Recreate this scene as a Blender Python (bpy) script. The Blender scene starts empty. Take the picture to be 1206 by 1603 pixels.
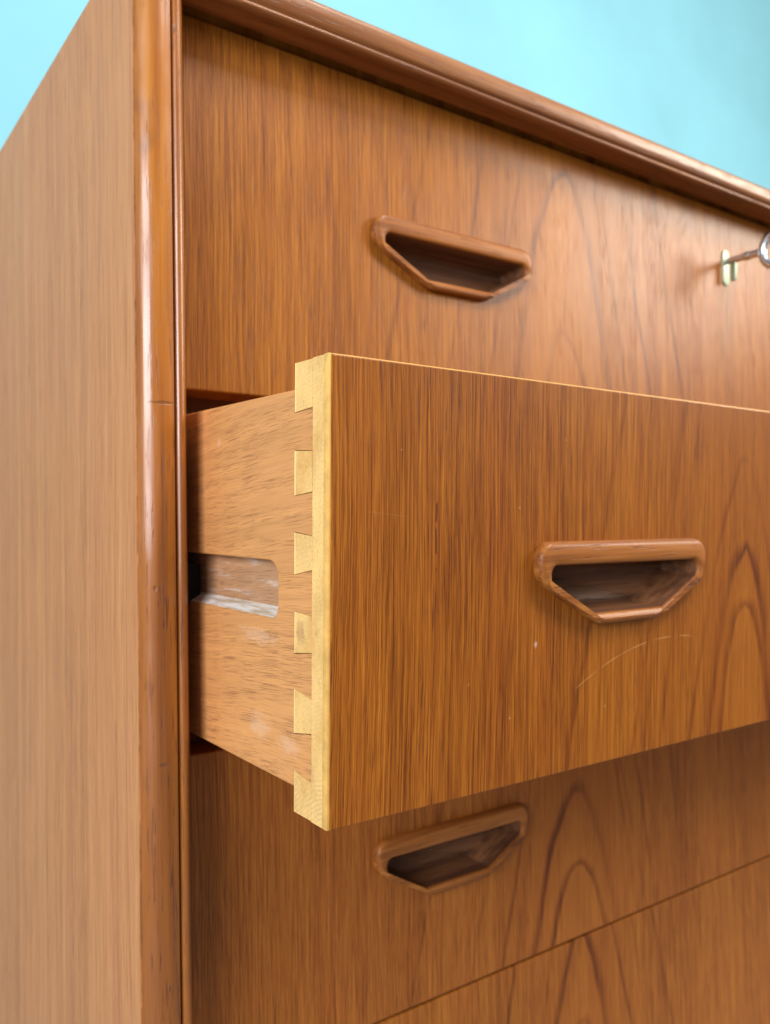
import bpy, bmesh, math, random
from mathutils import Vector, Matrix
from mathutils.geometry import tessellate_polygon

C = bpy.context.scene.collection
S = bpy.context.scene
random.seed(4)
EYE = 0.74                                   # camera height above the floor

# ------------------------------------------------------------------ camera
cam = bpy.data.objects.new('camera', bpy.data.cameras.new('camera'))
C.objects.link(cam)
fw = Vector((0.588221, 0.808033, 0.032831))
rt = Vector((0.808689, -0.587942, -0.018602))
up = Vector((-0.004271, -0.037492, 0.999288))
M = Matrix((rt, up, -fw)).transposed().to_4x4()
M.translation = (0, 0, EYE)
cam.matrix_world = M
cam.data.sensor_width = 36
cam.data.lens = 1338.46 / 1603 * 36
cam.data.clip_start = 0.01
cam.data.clip_end = 50
cam.data.dof.use_dof = True
cam.data.dof.focus_distance = 0.288
cam.data.dof.aperture_fstop = 14.0
S.camera = cam

# ------------------------------------------------------------------ light
w = bpy.data.worlds.new('World'); S.world = w
w.use_nodes = True
w.node_tree.nodes['Background'].inputs[0].default_value = (0.93, 0.97, 1.0, 1)
w.node_tree.nodes['Background'].inputs[1].default_value = 0.32

def area(name, loc, target, sx, sy, power, col):
    l = bpy.data.lights.new(name, 'AREA')
    l.shape = 'RECTANGLE'; l.size = sx; l.size_y = sy; l.energy = power; l.color = col
    o = bpy.data.objects.new(name, l); C.objects.link(o)
    o.location = loc
    d = Vector(target) - Vector(loc)
    o.rotation_euler = d.to_track_quat('-Z', 'Y').to_euler()
    return o
area('window_lamp', (-1.50, -0.66, EYE + 0.50), (0.15, 0.35, EYE + 0.05), 1.05, 0.90, 57, (0.90, 0.935, 1.0))
area('shop_front_lamp', (1.62, -0.46, EYE + 0.66), (0.5, 0.35, EYE + 0.05), 0.42, 0.46, 20, (1.0, 0.92, 0.79))
area('pendant_lamp', (0.62, -0.30, EYE + 1.10), (0.52, 0.22, EYE), 0.45, 0.40, 19, (1.0, 0.95, 0.87))
S.view_settings.view_transform = 'Standard'
S.view_settings.look = 'None'
S.view_settings.exposure = 0
S.view_settings.gamma = 1

# ------------------------------------------------------------------ node helper
class V:
    def __init__(s, t, k): s.t = t; s.k = k
    def m(s, op, *a, clamp=False):
        n = s.t.nodes.new('ShaderNodeMath'); n.operation = op; n.use_clamp = clamp
        for i, v in enumerate((s,) + a):
            if isinstance(v, V): s.t.links.new(v.k, n.inputs[i])
            else: n.inputs[i].default_value = v
        return V(s.t, n.outputs[0])
    def __add__(s, o): return s.m('ADD', o)
    def __radd__(s, o): return s.m('ADD', o)
    def __sub__(s, o): return s.m('SUBTRACT', o)
    def __rsub__(s, o): return s.m('MULTIPLY', -1.0).m('ADD', o)
    def __mul__(s, o): return s.m('MULTIPLY', o)
    def __rmul__(s, o): return s.m('MULTIPLY', o)
    def __truediv__(s, o): return s.m('DIVIDE', o)
    def sqrt(s): return s.m('SQRT')
    def abs(s): return s.m('ABSOLUTE')
    def fract(s): return s.m('FRACT')
    def max(s, o): return s.m('MAXIMUM', o)
    def min(s, o): return s.m('MINIMUM', o)
    def pow(s, o): return s.m('POWER', o)
    def step(s, lo, hi):                      # smoothstep, lo may exceed hi
        n = s.t.nodes.new('ShaderNodeMapRange'); n.interpolation_type = 'SMOOTHSTEP'
        flip = lo > hi
        n.inputs['From Min'].default_value = min(lo, hi); n.inputs['From Max'].default_value = max(lo, hi)
        n.inputs['To Min'].default_value = 1.0 if flip else 0.0
        n.inputs['To Max'].default_value = 0.0 if flip else 1.0
        s.t.links.new(s.k, n.inputs['Value'])
        return V(s.t, n.outputs['Result'])

def new_mat(name):
    m = bpy.data.materials.new(name); m.use_nodes = True
    t = m.node_tree
    b = t.nodes['Principled BSDF']
    tc = t.nodes.new('ShaderNodeTexCoord'); sp = t.nodes.new('ShaderNodeSeparateXYZ')
    t.links.new(tc.outputs['Object'], sp.inputs[0])
    return m, t, b, [V(t, sp.outputs[i]) for i in range(3)]

def vec(t, x, y, z):
    n = t.nodes.new('ShaderNodeCombineXYZ')
    for i, v in enumerate((x, y, z)):
        if isinstance(v, V): t.links.new(v.k, n.inputs[i])
        else: n.inputs[i].default_value = v
    return n.outputs[0]

def noise(t, x, y, z, detail=2.0, rough=0.5, scale=1.0):
    n = t.nodes.new('ShaderNodeTexNoise'); n.inputs['Scale'].default_value = scale
    n.inputs['Detail'].default_value = detail; n.inputs['Roughness'].default_value = rough
    t.links.new(vec(t, x, y, z), n.inputs['Vector'])
    return V(t, n.outputs['Fac'])

def ramp(t, fac, stops):
    n = t.nodes.new('ShaderNodeValToRGB'); e = n.color_ramp.elements
    while len(e) < len(stops): e.new(0.5)
    for el, (p, c) in zip(e, stops): el.position = p; el.color = (*c, 1)
    t.links.new(fac.k, n.inputs[0])
    return n.outputs[0]

def mix(t, fac, a, b, mode='MIX'):
    n = t.nodes.new('ShaderNodeMix'); n.data_type = 'RGBA'; n.blend_type = mode
    if isinstance(fac, V): t.links.new(fac.k, n.inputs[0])
    else: n.inputs[0].default_value = fac
    for i, v in ((6, a), (7, b)):
        if isinstance(v, tuple): n.inputs[i].default_value = (*v, 1)
        else: t.links.new(v, n.inputs[i])
    return n.outputs[2]

def bump(t, b, h, strength, dist):
    n = t.nodes.new('ShaderNodeBump'); n.inputs['Strength'].default_value = strength
    n.inputs['Distance'].default_value = dist
    t.links.new(h.k, n.inputs['Height']); t.links.new(n.outputs[0], b.inputs['Normal'])

# ------------------------------------------------------------------ materials
TEAK = [(0.0, (0.030, 0.007, 0.002)), (0.28, (0.135, 0.036, 0.005)), (0.52, (0.280, 0.093, 0.010)),
        (0.78, (0.425, 0.168, 0.019)), (1.0, (0.56, 0.25, 0.040))]

def veneer(name, ax, al, seed, figure=None, tint=(1, 1, 1), contrast=1.0, stops=None, rough=0.36, marks=False, spec=0.22):
    """sliced teak veneer: ax = index of the axis across the grain, al = along it;
    figure = (centre across, [apex along, roundness, spread, weight, width]) of the flame figure"""
    m, t, b, P = new_mat(name)
    X, Z = P[ax], P[al]
    wob = (noise(t, X * 5, Z * 4, seed, 2) - 0.5) * 0.010 + (noise(t, X * 30, Z * 11, seed + 3.1, 1) - 0.5) * 0.0012
    Xw = X + wob
    Xf = Xw + (noise(t, X * 260, Z * 130, seed + 21.0, 1) - 0.5) * 0.0005
    fine = noise(t, Xf * 2300, Z * 26, seed + 1.3, 3, 0.75)
    med = noise(t, Xf * 1400, Z * 10, seed + 5.7, 3, 0.7)
    mid = noise(t, Xw * 150, Z * 2.2, seed + 6.3, 2, 0.6)
    broad = noise(t, Xw * 22, Z * 1.4, seed + 9.2, 2)
    calm = 1.0
    if figure:
        calm = 1.0 - (Xw - figure[0]).abs().step(0.085, 0.02) * 0.40
    if stops: broad = noise(t, Xw * 55, Z * 0.8, seed + 9.2, 3) * 1.0 - 0.0 + (noise(t, Xw * 140, Z * 1.0, seed + 19.0, 1) - 0.5) * 1.2
    val = 0.53 + ((fine - 0.5) * 1.25 + (med - 0.5) * 0.55 + (mid - 0.5) * 0.17) * calm * contrast + (broad - 0.5) * (0.26 * contrast)
    # dark vessel streaks along the grain
    pore = noise(t, Xf * 2300, Z * 60, seed + 2.2, 2, 0.6).step(0.56, 0.68) * noise(t, X * 60, Z * 8, seed + 8.8, 1).step(0.30, 0.62)
    val = val - pore * (0.20 * contrast)
    if figure:
        xc, apex = figure
        n2 = (noise(t, X * 24, Z * 8, seed + 4.4, 2) - 0.5) * 0.010 + (noise(t, X * 160, Z * 45, seed + 6.6, 1) - 0.5) * 0.0016
        for q, (za, cc, ss, wt, th) in enumerate(apex):
            dx = Xw - xc + (Z - za) * (0.03 if q % 2 else -0.02)
            rr = (dx * dx + cc * cc).sqrt()
            gg = ((dx / rr).pow(2.0) + ss * ss).sqrt()
            d = (rr - cc + (Z - za) * ss + n2 * 0.7) / gg
            ln = d.step(-th * 0.7, 0.0) * d.step(th * 1.3, 0.0)
            vary = (noise(t, X * 26, Z * 13, seed + 7.7 + q * 3.1, 2) - 0.25).max(0.10) * 3.4
            val = val - ln * vary * wt
            if q == 0: val = val + d.step(0.004, -0.020) * 0.07
    val = val.max(0.0).min(1.0)
    col = ramp(t, val, [(p, tuple(a * k for a, k in zip(c, tint))) for p, c in (stops or TEAK)])
    hue = noise(t, Xw * 60, Z * 2.0, seed + 12.0, 1)
    col = mix(t, hue.step(0.45, 0.75) * 0.55, col, (0.96, 0.86, 0.95), 'MULTIPLY')
    if marks:
        # the long curved scratch, a chip, dark check and small pale specks of the pulled out drawer
        d = (Z + 0.1098 + 4.0 * (X - 0.186) * (X - 0.186)).abs()
        thin = d.step(0.00042, 0.00010) * X.step(0.120, 0.124) * X.step(0.214, 0.190) * (0.35 + noise(t, X * 300, Z * 300, 2.0, 1) * 0.55)
        col = mix(t, thin * noise(t, X * 120, Z * 120, 9.0, 2).step(0.30, 0.62) * 0.65, col, (0.55, 0.30, 0.13))
        d2 = (Z + 0.1003 - (X - 0.02) * 0.0).abs()
        chip = (((X - 0.0976) * 1.3).pow(2.0) + (Z + 0.1058).pow(2.0)).sqrt() + (noise(t, X * 700, Z * 700, 1.0, 1) - 0.5) * 0.0016
        col = mix(t, chip.step(0.0017, 0.0006) * 0.6, col, (0.50, 0.33, 0.25))
        chk = (X - 0.0460 + (noise(t, 0.0, Z * 90, 3.0, 1) - 0.5) * 0.0008).abs().step(0.00055, 0.00015) * (Z + 0.061).abs().step(0.018, 0.010) * noise(t, X * 50, Z * 220, 4.0, 1).step(0.40, 0.55)
        col = mix(t, chk * 0.75, col, (0.03, 0.010, 0.006))
        for (sx, sz, rr) in ((0.0885, -0.0512, 0.0005), (0.0835, -0.1335, 0.0006), (0.030, -0.031, 0.0004), (0.062, -0.118, 0.0004), (0.115, -0.023, 0.0004), (0.14, -0.136, 0.0005)):
            sd = ((X - sx).pow(2.0) + (Z - sz).pow(2.0)).sqrt().step(rr, rr * 0.5)
            col = mix(t, sd * 0.22, col, (0.75, 0.58, 0.40))
        s2 = (Z + 0.0535 + (X - 0.02) * 0.10).abs().step(0.00025, 0.0001) * X.step(0.014, 0.017) * X.step(0.034, 0.030) * 0.06
        col = mix(t, s2, col, (0.62, 0.36, 0.17))
    t.links.new(col, b.inputs['Base Color'])
    rg = noise(t, X * 9, Z * 9, seed + 15, 3)
    rn = (rough - 0.05 + rg * 0.10 + pore * 0.15)
    t.links.new(rn.k, b.inputs['Roughness'])
    b.inputs['Specular IOR Level'].default_value = spec
    bump(t, b, fine * 0.5 - pore * 0.8, 0.22, 0.0003)
    return m

def solid_teak(name, ax, ay, al, seed, dark=(0.12, 0.035, 0.010), mid=(0.30, 0.105, 0.026), light=(0.43, 0.185, 0.050), rough=0.25, coat=0.5, dents=False):
    m, t, b, P = new_mat(name)
    X, Y, Z = P[ax], P[ay], P[al]
    wob = (noise(t, X * 12, Y * 12, Z * 5, 2) - 0.5) * 0.006
    a = noise(t, (X + wob) * 260, (Y + wob) * 260, Z * 5, 3, 0.6)
    c = noise(t, (X + wob) * 75, (Y + wob) * 75, Z * 2.2 + seed, 2)
    pore = noise(t, (X + wob) * 900, (Y + wob) * 900, Z * 55 + seed, 2, 0.6).step(0.58, 0.70)
    val = 0.5 + (a - 0.5) * 1.0 + (c - 0.5) * 1.2 - pore * 0.24
    col = ramp(t, val.max(0.0).min(1.0), [(0.05, dark), (0.5, mid), (0.95, light)])
    h = a * 0.3 - pore * 0.6
    if dents:
        blot = noise(t, X * 60, Y * 60, Z * 34 + seed, 1).step(0.68, 0.80)
        col = mix(t, blot * 0.40, col, (0.12, 0.035, 0.012))
        for (dz, dx, rr, sq) in dents:
            dd = (((X - dx) * sq).pow(2.0) + (Z - dz).pow(2.0)).sqrt() + (noise(t, X * 400, Y * 400, Z * 400, 1) - 0.5) * rr * 0.7
            kk = dd.step(rr, rr * 0.35)
            col = mix(t, kk * 0.45, col, (0.07, 0.025, 0.014))
            h = h - kk * 0.9
    t.links.new(col, b.inputs['Base Color'])
    rg = noise(t, X * 40, Y * 40, Z * 12, 3)
    rr_ = rough - 0.07 + rg * 0.16 + pore * 0.12
    t.links.new(rr_.k, b.inputs['Roughness'])
    b.inputs['Coat Weight'].default_value = coat
    b.inputs['Specular IOR Level'].default_value = 0.22
    cr = 0.10 + noise(t, X * 70, Y * 70, Z * 16, 3, 0.6).step(0.30, 0.72) * 0.30
    t.links.new(cr.k, b.inputs['Coat Roughness'])
    cb = t.nodes.new('ShaderNodeBump'); cb.inputs['Strength'].default_value = 0.10; cb.inputs['Distance'].default_value = 0.0006
    t.links.new((h + noise(t, X * 90, Y * 90, Z * 30, 1)).k, cb.inputs['Height']); t.links.new(cb.outputs[0], b.inputs['Coat Normal'])
    bump(t, b, h + noise(t, X * 120, Y * 120, Z * 45, 2) * 0.6 + a * 0.5, 0.45, 0.0006)
    return m

def carcass_wood(name, along, across, seed, base, dark, rough=0.6, wax=None, porek=0.65):
    """plain solid timber with short open pores (drawer sides, inner carcass)"""
    m, t, b, P = new_mat(name)
    A, X = P[along], P[across]
    tilt = X + A * 0.10 + (noise(t, A * 9, X * 14, seed, 2) - 0.5) * 0.006
    band = noise(t, tilt * 420, A * 7, seed + 1, 3, 0.6)
    broad = noise(t, tilt * 24, A * 5, seed + 2, 2)
    pore = noise(t, tilt * 3300, A * 60, seed + 3, 2, 0.65).step(0.52, 0.64) * noise(t, tilt * 160, A * 12, seed + 5, 2).step(0.30, 0.56)
    val = 0.5 + (band - 0.5) * 0.8 + (broad - 0.5) * 0.7
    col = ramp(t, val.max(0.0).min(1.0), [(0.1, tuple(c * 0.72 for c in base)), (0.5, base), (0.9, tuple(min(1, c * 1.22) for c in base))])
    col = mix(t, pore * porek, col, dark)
    if wax:
        n = noise(t, A * 34, X * 330, seed + 7, 4, 0.7)
        k = n.step(*wax)
        col = mix(t, k * 0.75, col, (0.80, 0.76, 0.72))
    if name == 'drawer_side_wood':
        for (sa, sx, ra, rx) in ((0.0265, -0.1375, 0.010, 0.0045), (0.050, -0.1345, 0.012, 0.006), (0.0865, -0.0250, 0.002, 0.003), (0.050, -0.1005, 0.02, 0.004)):
            dd = (((A - sa) * (1 / ra)).pow(2.0) + ((X - sx) * (1 / rx)).pow(2.0)).sqrt() + (noise(t, A * 300, X * 420, 3.0, 2) - 0.5) * 1.6
            col = mix(t, dd.step(1.0, 0.2) * 0.12, col, (0.85, 0.74, 0.64))
    t.links.new(col, b.inputs['Base Color'])
    b.inputs['Roughness'].default_value = rough
    b.inputs['Specular IOR Level'].default_value = 0.3
    bump(t, b, band * 0.3 - pore, 0.35, 0.0004)
    return m

def pale_wood(name, base, seed, rings=True):
    """end grain of the pale drawer front core: fine pores and arcs of growth rings"""
    m, t, b, P = new_mat(name)
    X, Y, Z = P
    n = noise(t, X * 40, Y * 420, Z * 420 + seed, 3, 0.6)
    sp = noise(t, X * 40, Y * 1500, Z * 1100 + seed, 1).step(0.60, 0.70)
    big = noise(t, X * 10, Y * 70, Z * 45 + seed, 2)
    val = 0.5 + (n - 0.5) * 0.6 + (big - 0.5) * 1.5
    col = ramp(t, val.max(0.0).min(1.0), [(0.1, tuple(c * k for c, k in zip(base, (0.84, 0.72, 0.55)))), (0.5, base), (0.9, tuple(min(0.92, c * 1.16) for c in base))])
    r = ((Y + 0.012).pow(2.0) + ((Z + 0.190) * 1.0).pow(2.0)).sqrt() + (big - 0.5) * 0.004
    ring = (r / 0.0015).fract().step(0.40, 0.80) * noise(t, 0.0, Y * 90, Z * 60 + seed, 2).step(0.35, 0.62) * (Z.step(-0.128, -0.148) * 0.65 + 0.35)
    col = mix(t, ring * 0.5, col, (0.42, 0.30, 0.16))
    col = mix(t, sp * 0.16, col, (0.40, 0.22, 0.09))
    dirt = noise(t, X * 20, Y * 210, Z * 120 + seed, 4, 0.7).step(0.54, 0.72)
    col = mix(t, dirt * 0.40, col, (0.40, 0.20, 0.07))
    col = mix(t, Y.step(0.0221, 0.0227) * 0.65, col, (0.88, 0.62, 0.24))
    st = (((Y - 0.0185) * 1.0).pow(2.0) + ((Z + 0.0955) * 0.8).pow(2.0)).sqrt() + (n - 0.5) * 0.006
    col = mix(t, st.step(0.0042, 0.0015) * 0.55, col, (0.36, 0.16, 0.06))
    t.links.new(col, b.inputs['Base Color'])
    b.inputs['Roughness'].default_value = 0.6
    b.inputs['Specular IOR Level'].default_value = 0.3
    bump(t, b, n - sp, 0.5, 0.0004)
    return m

def flat_mat(name, col, rough, metal=0.0, var=0.15, scale=300):
    m, t, b, P = new_mat(name)
    n = noise(t, P[0], P[1], P[2], 3, 0.6, scale)
    c = ramp(t, n, [(0.2, tuple(k * (1 - var) for k in col)), (0.8, tuple(min(1, k * (1 + var)) for k in col))])
    t.links.new(c, b.inputs['Base Color'])
    b.inputs['Roughness'].default_value = rough; b.inputs['Metallic'].default_value = metal
    bump(t, b, n, 0.15, 0.0004)
    return m

DENTS = [(EYE + 0.219, 0.1405, 0.0024, 2.4), (EYE + 0.0585, 0.1335, 0.0009, 0.14),
         (EYE + 0.050, 0.1475, 0.0020, 1.6), (EYE + 0.125, 0.1470, 0.0010, 1.0), (EYE - 0.018, 0.1300, 0.0017, 2.0),
         (EYE - 0.052, 0.1465, 0.0016, 1.2), (EYE - 0.090, 0.1330, 0.0012, 0.5), (EYE - 0.180, 0.1345, 0.0018, 2.4)]
m_side = veneer('side_panel_veneer', 1, 2, 31.0, None, (1, 1, 1), 1.0, [(0.0, (0.13, 0.045, 0.014)), (0.5, (0.45, 0.170, 0.050)), (1.0, (0.66, 0.30, 0.11))], 0.46, spec=0.24)
m_top = veneer('top_panel_veneer', 1, 0, 41.0, None, contrast=0.8)
m_post = solid_teak('solid_teak_upright', 0, 1, 2, 3.0, dark=(0.10, 0.026, 0.007), mid=(0.27, 0.080, 0.008), light=(0.43, 0.155, 0.016), rough=0.36, coat=0.8, dents=DENTS)
m_rail = solid_teak('solid_teak_rail', 1, 2, 0, 7.0, dark=(0.07, 0.022, 0.009), mid=(0.18, 0.062, 0.018), light=(0.32, 0.130, 0.040), rough=0.38, coat=0.15)
m_handle = solid_teak('solid_teak_handle', 1, 2, 0, 11.0, dark=(0.060, 0.016, 0.006), mid=(0.215, 0.067, 0.012), light=(0.42, 0.158, 0.034), rough=0.44, coat=0.06)
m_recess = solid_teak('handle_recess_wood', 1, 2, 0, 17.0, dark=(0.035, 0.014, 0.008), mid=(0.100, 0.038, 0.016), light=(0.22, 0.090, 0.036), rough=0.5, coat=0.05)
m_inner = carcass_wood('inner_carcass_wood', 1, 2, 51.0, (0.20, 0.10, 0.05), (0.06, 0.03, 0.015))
m_dside = carcass_wood('drawer_side_wood', 1, 2, 61.0, (0.58, 0.250, 0.080), (0.17, 0.055, 0.025))
m_slot = carcass_wood('worn_slot_wood', 1, 2, 71.0, (0.42, 0.21, 0.10), (0.13, 0.055, 0.025), wax=(0.52, 0.85))
m_wax = carcass_wood('waxed_slot_ledge', 1, 0, 81.0, (0.50, 0.36, 0.24), (0.30, 0.18, 0.10), wax=(0.36, 0.62), porek=0.3)
m_pale = pale_wood('pale_core_end_grain', (0.71, 0.412, 0.138), 1.0)
m_pin = m_pale
m_strip = flat_mat('yellow_edge_strip_wood', (0.64, 0.345, 0.080), 0.5, var=0.25, scale=160)
m_brass = flat_mat('tarnished_brass', (0.30, 0.37, 0.27), 0.45, 1.0)
m_steel = flat_mat('nickel_plated_steel', (0.62, 0.68, 0.74), 0.25, 1.0, 0.08)
m_wall = flat_mat('turquoise_wall_paint', (0.188, 0.460, 0.560), 0.8, var=0.10, scale=5.0)
m_floor = flat_mat('grey_floor', (0.34, 0.31, 0.28), 0.6, var=0.12, scale=5.0)
m_runner = carcass_wood('runner_wood_shaded', 1, 2, 91.0, (0.010, 0.006, 0.004), (0.004, 0.003, 0.002), 0.9)  # near-black colour paints in the shade at the slot's inner end

# ------------------------------------------------------------------ mesh helpers
def link(name, me, mats, parent=None, loc=(0, 0, 0), smooth=None):
    o = bpy.data.objects.new(name, me); C.objects.link(o)
    for m in (mats if isinstance(mats, (list, tuple)) else [mats]): me.materials.append(m)
    o.location = loc
    if parent: o.parent = parent
    if smooth is not None:
        me.shade_smooth()
        me.set_sharp_from_angle(angle=math.radians(smooth))
    return o

def from_bm(bm, name='mesh', recalc=True):
    if recalc: bmesh.ops.recalc_face_normals(bm, faces=bm.faces)
    me = bpy.data.meshes.new(name); bm.to_mesh(me); bm.free()
    return me

def box(bm, x0, x1, y0, y1, z0, z1, bev=0.0, mi=0):
    v = [bm.verts.new((x, y, z)) for x in (x0, x1) for y in (y0, y1) for z in (z0, z1)]
    f = []
    for q in ((0, 1, 3, 2), (4, 6, 7, 5), (0, 4, 5, 1), (2, 3, 7, 6), (0, 2, 6, 4), (1, 5, 7, 3)):
        fc = bm.faces.new([v[i] for i in q]); fc.material_index = mi; f.append(fc)
    if bev:
        es = list({e for fc in f for e in fc.edges})
        r = bmesh.ops.bevel(bm, geom=es, offset=bev, segments=2, profile=0.5, affect='EDGES')
        for fc in r['faces']: fc.material_index = mi

def boxes(name, lst, mat, parent=None, loc=(0, 0, 0), bev=0.0):
    bm = bmesh.new()
    for b in lst: box(bm, *b, bev=bev)
    return link(name, from_bm(bm), mat, parent, loc, 40 if bev else None)

def sweep(name, prof, a, b, axis, mat, parent):
    """closed profile pushed along an axis, in many short steps"""
    bm = bmesh.new(); N = 24; rings = []
    for i in range(N + 1):
        s = a + (b - a) * i / N
        rings.append([bm.verts.new((p[0], p[1], s) if axis == 2 else (s, p[1], p[0])) for p in prof])
    n = len(prof)
    for i in range(N):
        for j in range(n):
            bm.faces.new((rings[i][j], rings[i][(j + 1) % n], rings[i + 1][(j + 1) % n], rings[i + 1][j]))
    bm.faces.new(rings[0]); bm.faces.new(rings[-1][::-1])
    return link(name, from_bm(bm), mat, parent, (0, 0, 0), 50)

def round_poly(pts, radii, seg=7):
    out = []; n = len(pts)
    for i in range(n):
        p0, p, p1 = Vector(pts[i - 1]), Vector(pts[i]), Vector(pts[(i + 1) % n])
        a = (p0 - p).normalized(); c = (p1 - p).normalized()
        ang = a.angle(c); d = radii[i] / math.tan(ang / 2)
        d = min(d, (p0 - p).length * 0.49, (p1 - p).length * 0.49)
        r = d * math.tan(ang / 2)
        cen = p + (a + c).normalized() * (r / math.sin(ang / 2))
        s = p + a * d - cen; e = p + c * d - cen
        th = s.angle(e)
        for k in range(seg + 1):
            f = k / seg
            q = (s * math.sin((1 - f) * th) + e * math.sin(f * th)) / math.sin(th) if th > 1e-4 else s
            out.append(cen + q)
    return out

# ------------------------------------------------------------------ setting
bm = bmesh.new(); box(bm, -3.0, 5.0, 0.800, 0.90, -0.05, 3.0)
wall = link('wall', from_bm(bm), m_wall); wall['kind'] = 'structure'
bm = bmesh.new(); box(bm, -3.0, 5.0, -3.5, 0.800, -0.05, 0.0)
floor = link('floor', from_bm(bm), m_floor); floor['kind'] = 'structure'

# ------------------------------------------------------------------ chest of drawers
YF = 0.3606                                   # plane of the closed drawer fronts
XL = 0.1530                                   # left edge of the drawers
WD = 0.860                                    # drawer width
XS = 0.1241                                   # outer face of the left side panel
XR = XL + WD + (XL - XS)                      # outer face of the right side panel
ZT = EYE + 0.2592                             # top of the chest
ZB = EYE - 0.585                              # underside of the carcass
YB = 0.785                                    # back of the chest

chest = bpy.data.objects.new('chest_of_drawers', None); C.objects.link(chest)
chest['label'] = 'teak chest of drawers with one drawer pulled open, in front of the turquoise wall'
chest['category'] = 'chest of drawers'

def qarc(cx, cy, rx, ry, a0, a1, n):
    return [(cx + rx * math.cos(math.radians(a0 + (a1 - a0) * i / n)), cy + ry * math.sin(math.radians(a0 + (a1 - a0) * i / n))) for i in range(n + 1)]

def upright_profile(mir):
    # x from the outer face inwards: rounded outer edge, broad convex face, quirk, bead
    pr = [(0.0009, 0.3446)] + qarc(0.0110, 0.3485, 0.0110, 0.0103, 205, 270, 12) + [(0.0130, 0.33835), (0.0145, 0.3386), (0.0150, 0.3411)]
    pr += qarc(0.0178, 0.3423, 0.0027, 0.0040, 203, 360, 12) + [(0.0206, 0.3450), (0.0236, 0.3475), (0.0248, 0.3560), (0.0248, 0.3640), (0.0062, 0.3640), (0.0062, 0.3446)]
    return [((XS + x) if not mir else (XR - x), y) for x, y in pr]
up_l = sweep('upright', upright_profile(False), ZB, ZT, 2, m_post, chest)
up_r = sweep('upright', upright_profile(True)[::-1], ZB, ZT, 2, m_post, chest)

def rail_profile(zt, sgn):
    pr = [(0.0, 0.3560)] + qarc(0.0040, 0.3450, 0.0040, 0.0060, 180, 270, 8) + [(0.0080, 0.3392), (0.0112, 0.3398), (0.0122, 0.3406), (0.0128, 0.3418)]
    pr += qarc(0.0153, 0.3440, 0.0022, 0.0045, 205, 360, 8) + [(0.0174, 0.3545), (0.0105, 0.3545), (0.0105, 0.3640), (0.0, 0.3640)]
    return [(zt - sgn * x, y) for x, y in pr]
XI0, XI1 = XS + 0.0250, XR - 0.0250
sweep('top_rail', rail_profile(ZT, 1), XI0, XI1, 0, m_rail, chest)
sweep('bottom_rail', rail_profile(ZB, -1)[::-1], XI0, XI1, 0, m_rail, chest)
boxes('side_panel', [(XS + 0.0002, XS + 0.0060, 0.3447, 0.3642, ZB, ZT - 0.0002), (XS + 0.0002, XS + 0.0246, 0.3642, YB, ZB, ZT - 0.0002)], m_side, chest)
boxes('side_panel', [(XR - 0.0060, XR - 0.0002, 0.3447, 0.3642, ZB, ZT - 0.0002), (XR - 0.0246, XR - 0.0002, 0.3642, YB, ZB, ZT - 0.0002)], m_side, chest)
boxes('top_panel', [(XI0, XI1, 0.3642, YB, ZT - 0.0176, ZT - 0.0002)], m_top, chest)
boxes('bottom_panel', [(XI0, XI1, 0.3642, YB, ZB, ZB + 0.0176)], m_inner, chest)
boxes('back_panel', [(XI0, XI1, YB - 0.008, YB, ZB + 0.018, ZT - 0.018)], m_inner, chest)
for sx in (XS + 0.05, XR - 0.05):
    for sy in (0.40, YB - 0.05):
        bm = bmesh.new()
        bmesh.ops.create_cone(bm, cap_ends=True, segments=20, radius1=0.011, radius2=0.018, depth=ZB)
        link('leg', from_bm(bm), m_post, chest, (sx, sy, ZB / 2), 40)

# drawers: top and bottom edge of each front, handle offset in x, z, figure offset
ZS = [(0.2418, 0.0694), (0.0629, -0.0971), (-0.0936, -0.2432), (-0.2446, -0.3946), (-0.3960, -0.5640)]
# dust rails between the drawers, set back behind the fronts
for a, b in ((0.0694, 0.0629), (-0.0971, -0.0936)):
    zc = EYE + (a + b) / 2
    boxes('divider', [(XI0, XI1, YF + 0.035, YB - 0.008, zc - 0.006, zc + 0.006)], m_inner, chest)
for za, zb in ZS:
    zc = EYE + (za + zb) / 2
    if za == 0.0629: zc = EYE - 0.0218
    if za == 0.0629:
        boxes('drawer_runner', [(XI0, XL + 0.0052, YF - 0.0016, 0.76, zc - 0.0094 + 0.0036, zc + 0.0094 + 0.0036)], m_runner, chest)

# ---- handle
OUT = [(-0.0553, 0.0176), (0.0553, 0.0176), (0.0553, 0.0022), (0.0195, -0.0176), (-0.0195, -0.0176), (-0.0553, 0.0022)]
INN = [(-0.0487, 0.0080), (0.0497, 0.0080), (0.0497, 0.0008), (0.0232, -0.0126), (-0.0224, -0.0126), (-0.0487, 0.0008)]
RO = [0.0115, 0.0115, 0.0100, 0.0070, 0.0070, 0.0100]
RI = [0.0044, 0.0044, 0.0036, 0.0030, 0.0030, 0.0036]

def ring_at(kind, d):
    """handle outline moved by d towards the inside"""
    o = round_poly(OUT, RO); i = round_poly(INN, RI)
    src = o if kind == 'o' else i
    n = len(src); res = []
    for k in range(n):
        t = (src[(k + 1) % n] - src[k - 1]).normalized()
        nn = Vector((t.y, -t.x))              # points run clockwise: this is the inward side
        res.append(src[k] + nn * d)
    return res

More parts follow.
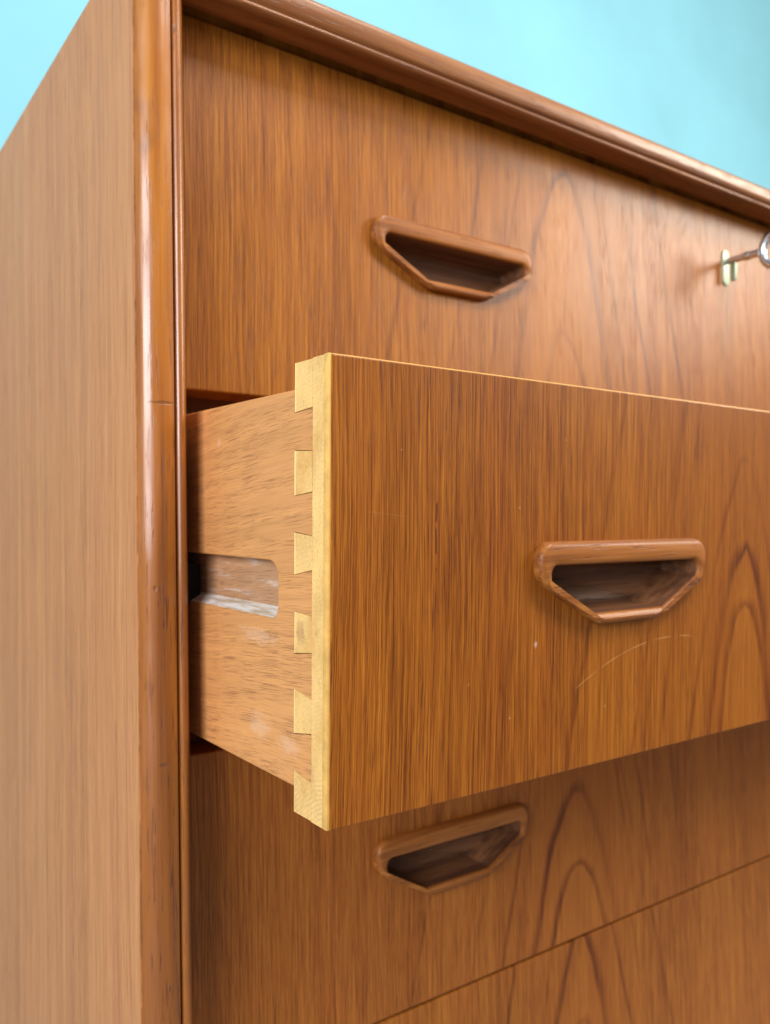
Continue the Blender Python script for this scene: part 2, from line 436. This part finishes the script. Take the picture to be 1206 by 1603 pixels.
def handle_mesh():
    bm = bmesh.new()
    secs = [('o', 0.0, 0.0015), ('o', 0.0, -0.0022), ('o', 0.0003, -0.0036), ('o', 0.0011, -0.0046), ('o', 0.0024, -0.0050),
            ('i', -0.0024, -0.0049), ('i', -0.0010, -0.0046), ('i', -0.0003, -0.0040), ('i', 0.0000, -0.0028), ('i', 0.0003, 0.0020),
            ('i', 0.0010, 0.0125), ('i', 0.0018, 0.0148), ('i', 0.0036, 0.0156)]
    rings = [[bm.verts.new((p.x, y, p.y)) for p in ring_at(k, d)] for k, d, y in secs]
    n = len(rings[0])
    for r in range(len(rings) - 1):
        for j in range(n):
            f = bm.faces.new((rings[r][j], rings[r][(j + 1) % n], rings[r + 1][(j + 1) % n], rings[r + 1][j]))
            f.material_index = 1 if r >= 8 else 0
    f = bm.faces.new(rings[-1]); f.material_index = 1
    return from_bm(bm, 'handle')
H_ME = handle_mesh()
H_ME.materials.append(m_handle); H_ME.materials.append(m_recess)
H_ME.shade_smooth(); H_ME.set_sharp_from_angle(angle=math.radians(60))

def add_handle(parent, x, z, sx=1.0):
    o = bpy.data.objects.new('handle', H_ME); C.objects.link(o)
    o.parent = parent; o.location = (x, 0, z); o.scale.x = sx
    return o

def board_with_holes(y0, y1, w0, w1, z0, z1, holes, bev=0.0008, through=False):
    """board with its front face at y0, softly rounded front edges and handle mortises cut through"""
    bm = bmesh.new()
    def rect(i, y): return [bm.verts.new(p) for p in ((w0 + i, y, z0 + i), (w1 - i, y, z0 + i), (w1 - i, y, z1 - i), (w0 + i, y, z1 - i))]
    fr = rect(bev, y0); md = rect(bev * 0.3, y0 + bev * 0.3); ed = rect(0, y0 + bev); bk = rect(0, y1)
    hv = []
    for (hx, hz, s) in holes:
        hv.append([bm.verts.new((hx + p.x * s, y0, hz + p.y)) for p in ring_at('o', 0.0009)])
    polys = [[v.co for v in fr]] + [[v.co for v in h] for h in hv]
    flat = fr + [v for h in hv for v in h]
    for tri in tessellate_polygon([[Vector((c.x, c.z, 0)) for c in p] for p in polys]):
        bm.faces.new([flat[i] for i in tri])
    for A, B in ((fr, md), (md, ed), (ed, bk)):
        for j in range(4): bm.faces.new((A[j], A[(j + 1) % 4], B[(j + 1) % 4], B[j]))
    if through:
        hb = [[bm.verts.new((v.co.x, y1, v.co.z)) for v in h] for h in hv]
        for A, B in zip(hv, hb):
            n = len(A)
            for j in range(n): bm.faces.new((A[j], A[(j + 1) % n], B[(j + 1) % n], B[j]))
        flat = bk + [v for h in hb for v in h]
        for tri in tessellate_polygon([[Vector((v.co.x, v.co.z, 0)) for v in p] for p in [bk] + hb]):
            bm.faces.new([flat[i] for i in tri])
    else:
        bm.faces.new(bk)
    return from_bm(bm)

HX = 0.1515
def drawer_box(bm, w, zt, zb, y0, y1):
    t = 0.012
    box(bm, w[0], w[0] + t, y0, y1, zb, zt)
    box(bm, w[1] - t, w[1], y0, y1, zb, zt)
    box(bm, w[0] + t, w[1] - t, y1 - t, y1, zb, zt)
    box(bm, w[0] + t, w[1] - t, y0, y1 - t, zb + 0.004, zb + 0.010)

def closed_drawer(idx, za, zb, hx, hz, hs, fig, tint):
    h = za - zb
    mat = veneer('teak_veneer_front', 0, 2, 100.0 + idx * 0.37, (fig[0], fig[1]), tint, rough=0.37)
    me = board_with_holes(0.0, 0.020, 0.0, WD, -h, 0.0, [(hx, hz, hs), (WD - hx, hz, hs)])
    d = link('drawer', me, [mat], chest, (XL, YF, EYE + za))
    bm = bmesh.new(); drawer_box(bm, (0.002, WD - 0.002), -0.010, -h + 0.006, 0.0201, 0.395)
    link('drawer_box', from_bm(bm), m_dside, d)
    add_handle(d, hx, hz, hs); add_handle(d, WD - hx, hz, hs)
    return d
def F(main, sp=0.0):
    r = [(z, 0.029 + 0.1 * sp, 0.155 - 0.015 * k + sp * 0.6, 0.25 - 0.04 * k, 0.0042 - 0.0006 * k) for k, z in enumerate(main)]
    for k, (dz, w_) in enumerate(((0.085 + sp, 0.13), (0.15 - sp, 0.10), (0.22, 0.11), (0.30 + sp, 0.08), (0.41, 0.10))):
        r.append((main[0] + dz, 0.020, 0.20, w_, 0.0024))
    return r
d_top = closed_drawer(0, *ZS[0], 0.1615, -0.0882, 1.05, (0.2535, F([-0.0063, -0.1204])), (0.90, 0.84, 0.84))
d_low = closed_drawer(2, *ZS[2], 0.1514, -0.0765, 0.97, (0.2500, F([-0.0592, -0.1014], 0.035)), (0.98, 0.89, 1.25))
closed_drawer(3, *ZS[3], 0.1500, -0.0775, 0.97, (0.2500, F([0.004, -0.046, -0.11], -0.02)), (1.02, 0.95, 1.25))
closed_drawer(4, *ZS[4], 0.1500, -0.0875, 0.97, (0.2500, F([-0.03, -0.12])), (1, 1, 1))

# ---- the pulled out drawer (tilts a little forward on its runners)
bm = bmesh.new()
PINS = [((0.0236, 0.0, -0.0181), (0.0112, 0.0, -0.0173)), ((0.0238, -0.0311, -0.0477), (0.0112, -0.0320, -0.0465)),
        ((0.0236, -0.0602, -0.0758), (0.0110, -0.0614, -0.0735)), ((0.0233, -0.0884, -0.1037), (0.0111, -0.0890, -0.1022)),
        ((0.0234, -0.1158, -0.1322), (0.0110, -0.1176, -0.1300)), ((0.0230, -0.1447, -0.1600), (0.0109, -0.1463, -0.1600))]
ST, SB, TK, Y1 = -0.0094, -0.1512, 0.0120, 0.395
# outer face outline of the left side with its tails (y, z), slot as a hole
top0 = (0.0237, ST)
outl = [(Y1, ST), top0]
for k in range(5):
    (yi, _, zb_), (ye, _, ze) = PINS[k]
    (yi2, zt2, _), (ye2, zt3, _) = PINS[k + 1]
    outl += [(yi, zb_), (ye, ze), (ye2, zt3), (yi2, zt2)]
outl += [(0.0230, SB), (Y1, SB)]
# slot: rounded front end
sl = [(0.385, -0.0713)]
for k in range(9):
    a = math.radians(90 + 90 * k / 8); sl.append((0.0425 + 0.0070 * math.cos(a), -0.0783 + 0.0070 * math.sin(a)))
for k in range(9):
    a = math.radians(180 + 90 * k / 8); sl.append((0.0410 + 0.0055 * math.cos(a), -0.0875 + 0.0055 * math.sin(a)))
sl += [(0.385, -0.0930)]
vo = [bm.verts.new((0, y, z)) for y, z in outl]; vs = [bm.verts.new((0, y, z)) for y, z in sl]
allv = vo + vs
for tri in tessellate_polygon([[Vector((y, z, 0)) for y, z in outl], [Vector((y, z, 0)) for y, z in sl]]):
    bm.faces.new([allv[i] for i in tri])
vi = [bm.verts.new((TK, y, z)) for y, z in outl]
n = len(vo)
for j in range(n): bm.faces.new((vo[j], vo[(j + 1) % n], vi[(j + 1) % n], vi[j]))
for tri in tessellate_polygon([[Vector((y, z, 0)) for y, z in outl]]): bm.faces.new([vi[i] for i in tri])
SD = 0.0065
vf = [bm.verts.new((SD, y, z + (0.0036 if z < -0.0865 else 0.0))) for y, z in sl]; n = len(vs)
for j in range(n):
    f = bm.faces.new((vs[j], vs[(j + 1) % n], vf[(j + 1) % n], vf[j]))
    f.material_index = 2 if j >= 13 and j < n - 1 else 1
f = bm.faces.new(vf); f.material_index = 1
bmesh.ops.recalc_face_normals(bm, faces=bm.faces)
# the remaining parts of the box
n0 = len(bm.faces)
box(bm, WD - TK, WD, 0.0232, Y1, SB, ST)
box(bm, TK, WD - TK, Y1 - TK, Y1, SB + 0.012, ST)
box(bm, TK, WD - TK, 0.0232, Y1 - TK, SB + 0.010, SB + 0.015)
edges = [e for e in bm.edges if all(abs(v.co.x) < 1e-6 for v in e.verts) and ((all(abs(v.co.z - SB) < 1e-6 for v in e.verts)) or all(abs(v.co.z - ST) < 1e-6 for v in e.verts))]
bmesh.ops.bevel(bm, geom=edges, offset=0.0012, segments=3, profile=0.5, affect='EDGES')
bm.verts.ensure_lookup_table()
slot_edges = [e for e in bm.edges if all(abs(v.co.x) < 1e-6 for v in e.verts) and any(f.material_index for f in e.link_faces)]
bmesh.ops.bevel(bm, geom=slot_edges, offset=0.0007, segments=2, profile=0.5, affect='EDGES')
open_d = link('drawer', from_bm(bm, recalc=False), [m_dside, m_slot, m_wax], chest, (XL, 0.23957, EYE + 0.0629))
open_d.rotation_euler = (0.03936, 0.0, -0.00276)
open_d['label'] = 'drawer pulled open, showing pale dovetail joints and a worn runner slot'

# front core board, pins, edge strip, veneer, handles
bm = bmesh.new()
bm.free()
HZ = -0.0824
core = link('front_board', board_with_holes(0.0036, 0.0111, 0.0, WD, -0.1600, 0.0, [(HX, HZ, 1.0), (WD - HX, HZ, 1.0)], bev=0.0001, through=True), m_pale, open_d)
boxes('front_board', [(TK + 0.0001, WD - TK, 0.0170, 0.0228, -0.1600, 0.0), (TK + 0.0001, 0.0700, 0.0112, 0.0169, -0.1600, 0.0)], m_pale, open_d)
for (yi, zt, zb_), (ye, zt2, zb2) in PINS:
    bm = bmesh.new()
    def outline(i): return [(yi - i, zt - i), (ye, zt2 - i), (ye, zb2 + i), (yi - i, zb_ + i)]
    rough_edge = [(y + random.uniform(-1, 1) * 0.00008, z + random.uniform(-1, 1) * 0.00012) for y, z in outline(0.00022)]
    A = [bm.verts.new((-0.00008 - 0.00004 * random.random(), y, z)) for y, z in outline(0.00034)]
    B = [bm.verts.new((0.0003, y, z)) for y, z in rough_edge]
    D = [bm.verts.new((TK, y, z)) for y, z in rough_edge]
    bm.faces.new(A); bm.faces.new(D[::-1])
    for P_, Q_ in ((A, B), (B, D)):
        for j in range(4): bm.faces.new((P_[j], P_[(j + 1) % 4], Q_[(j + 1) % 4], Q_[j]))
    pin = link('dovetail_pin', from_bm(bm), m_pin, open_d)
bm = bmesh.new()
box(bm, -0.0003, 0.0012, 0.0006, 0.0035, -0.1600, 0.0002, bev=0.00025)
link('edge_strip', from_bm(bm), m_strip, open_d, smooth=40)
bm = bmesh.new()
box(bm, 0.0013, WD, 0.0004, 0.0035, -0.0012, 0.00012, bev=0.00005)
link('edge_strip', from_bm(bm), m_strip, open_d, smooth=40)
mv = veneer('open_drawer_veneer', 0, 2, 100.0 + 0.37, (0.2455, F([-0.0645, -0.0918], -0.045)), (0.80, 0.70, 0.63), 1.05, None, 0.34, marks=True)
HZ = -0.0824
me = board_with_holes(0.0, 0.0035, 0.0009, WD, -0.1600, -0.0002, [(HX, HZ, 1.0), (WD - HX, HZ, 1.0)], bev=0.0005, through=True)
link('veneer_face', me, mv, open_d)
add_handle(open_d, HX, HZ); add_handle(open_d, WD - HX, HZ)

# ---- keyhole plate on the top drawer, and the key in it
def disc_plate(name, pts, y0, y1, mat, parent, loc, bev):
    bm = bmesh.new()
    a = [bm.verts.new((x, y1, z)) for x, z in pts]; n = len(a)
    f = bm.faces.new(a)
    r = bmesh.ops.extrude_face_region(bm, geom=[f])
    for v in r['geom']:
        if isinstance(v, bmesh.types.BMVert): v.co.y = y0
    ed = [e for e in bm.edges if all(abs(v.co.y - y0) < 1e-6 for v in e.verts)]
    bmesh.ops.bevel(bm, geom=ed, offset=bev, segments=2, profile=0.5, affect='EDGES')
    return link(name, from_bm(bm), mat, parent, loc, 40)

KX, KZ = 0.4285, -0.0385                      # on the top drawer, from its top left corner
pl = round_poly([(-0.0040, 0.0085), (0.0040, 0.0085), (0.0040, -0.0182), (-0.0040, -0.0182)], [0.0039] * 4, 6)
disc_plate('escutcheon', [(p.x, p.y) for p in pl], -0.0012, 0.002, m_brass, d_top, (KX, 0, KZ), 0.0004)

key = bpy.data.objects.new('key', None); C.objects.link(key)
key.location = (XL + KX, YF, EYE + 0.2418 + KZ); key.rotation_euler = (0.03, 0, 0)
key['label'] = 'small silvery key sticking out of the lock of the top drawer'
key['category'] = 'key'
def lathe_y(name, prof, mat, parent, seg=20):
    bm = bmesh.new(); rings = []
    for (y, r) in prof:
        rings.append([bm.verts.new((r * math.cos(2 * math.pi * k / seg), y, r * math.sin(2 * math.pi * k / seg))) for k in range(seg)])
    for i in range(len(rings) - 1):
        for k in range(seg): bm.faces.new((rings[i][k], rings[i][(k + 1) % seg], rings[i + 1][(k + 1) % seg], rings[i + 1][k]))
    bm.faces.new(rings[0]); bm.faces.new(rings[-1][::-1])
    return link(name, from_bm(bm), mat, parent, (0, 0, 0), 35)
lathe_y('shaft', [(0.003, 0.0024), (-0.016, 0.0024), (-0.0162, 0.0030), (-0.0180, 0.0033), (-0.0198, 0.0030), (-0.0200, 0.0026), (-0.0280, 0.0026)], m_steel, key)
bm = bmesh.new()
box(bm, -0.0009, 0.0009, -0.0092, -0.0050, -0.0155, -0.0015, bev=0.0003)
link('bit', from_bm(bm), m_brass, key, smooth=40)
# oval bow
bm = bmesh.new(); N1, N2 = 36, 12; g = []
for i in range(N1):
    a = 2 * math.pi * i / N1; row = []
    for j in range(N2):
        c = 2 * math.pi * j / N2
        rr = 1 + 0.0
        cy, cz = math.cos(a), math.sin(a)
        px = 0.0022 * math.sin(c)
        off = 0.0030 * math.cos(c)
        row.append(bm.verts.new((px, -0.0395 + (0.0100 + off) * cy, (0.0115 + off) * cz)))
    g.append(row)
for i in range(N1):
    for j in range(N2):
        bm.faces.new((g[i][j], g[i][(j + 1) % N2], g[(i + 1) % N1][(j + 1) % N2], g[(i + 1) % N1][j]))
link('bow', from_bm(bm), m_steel, key, smooth=60)
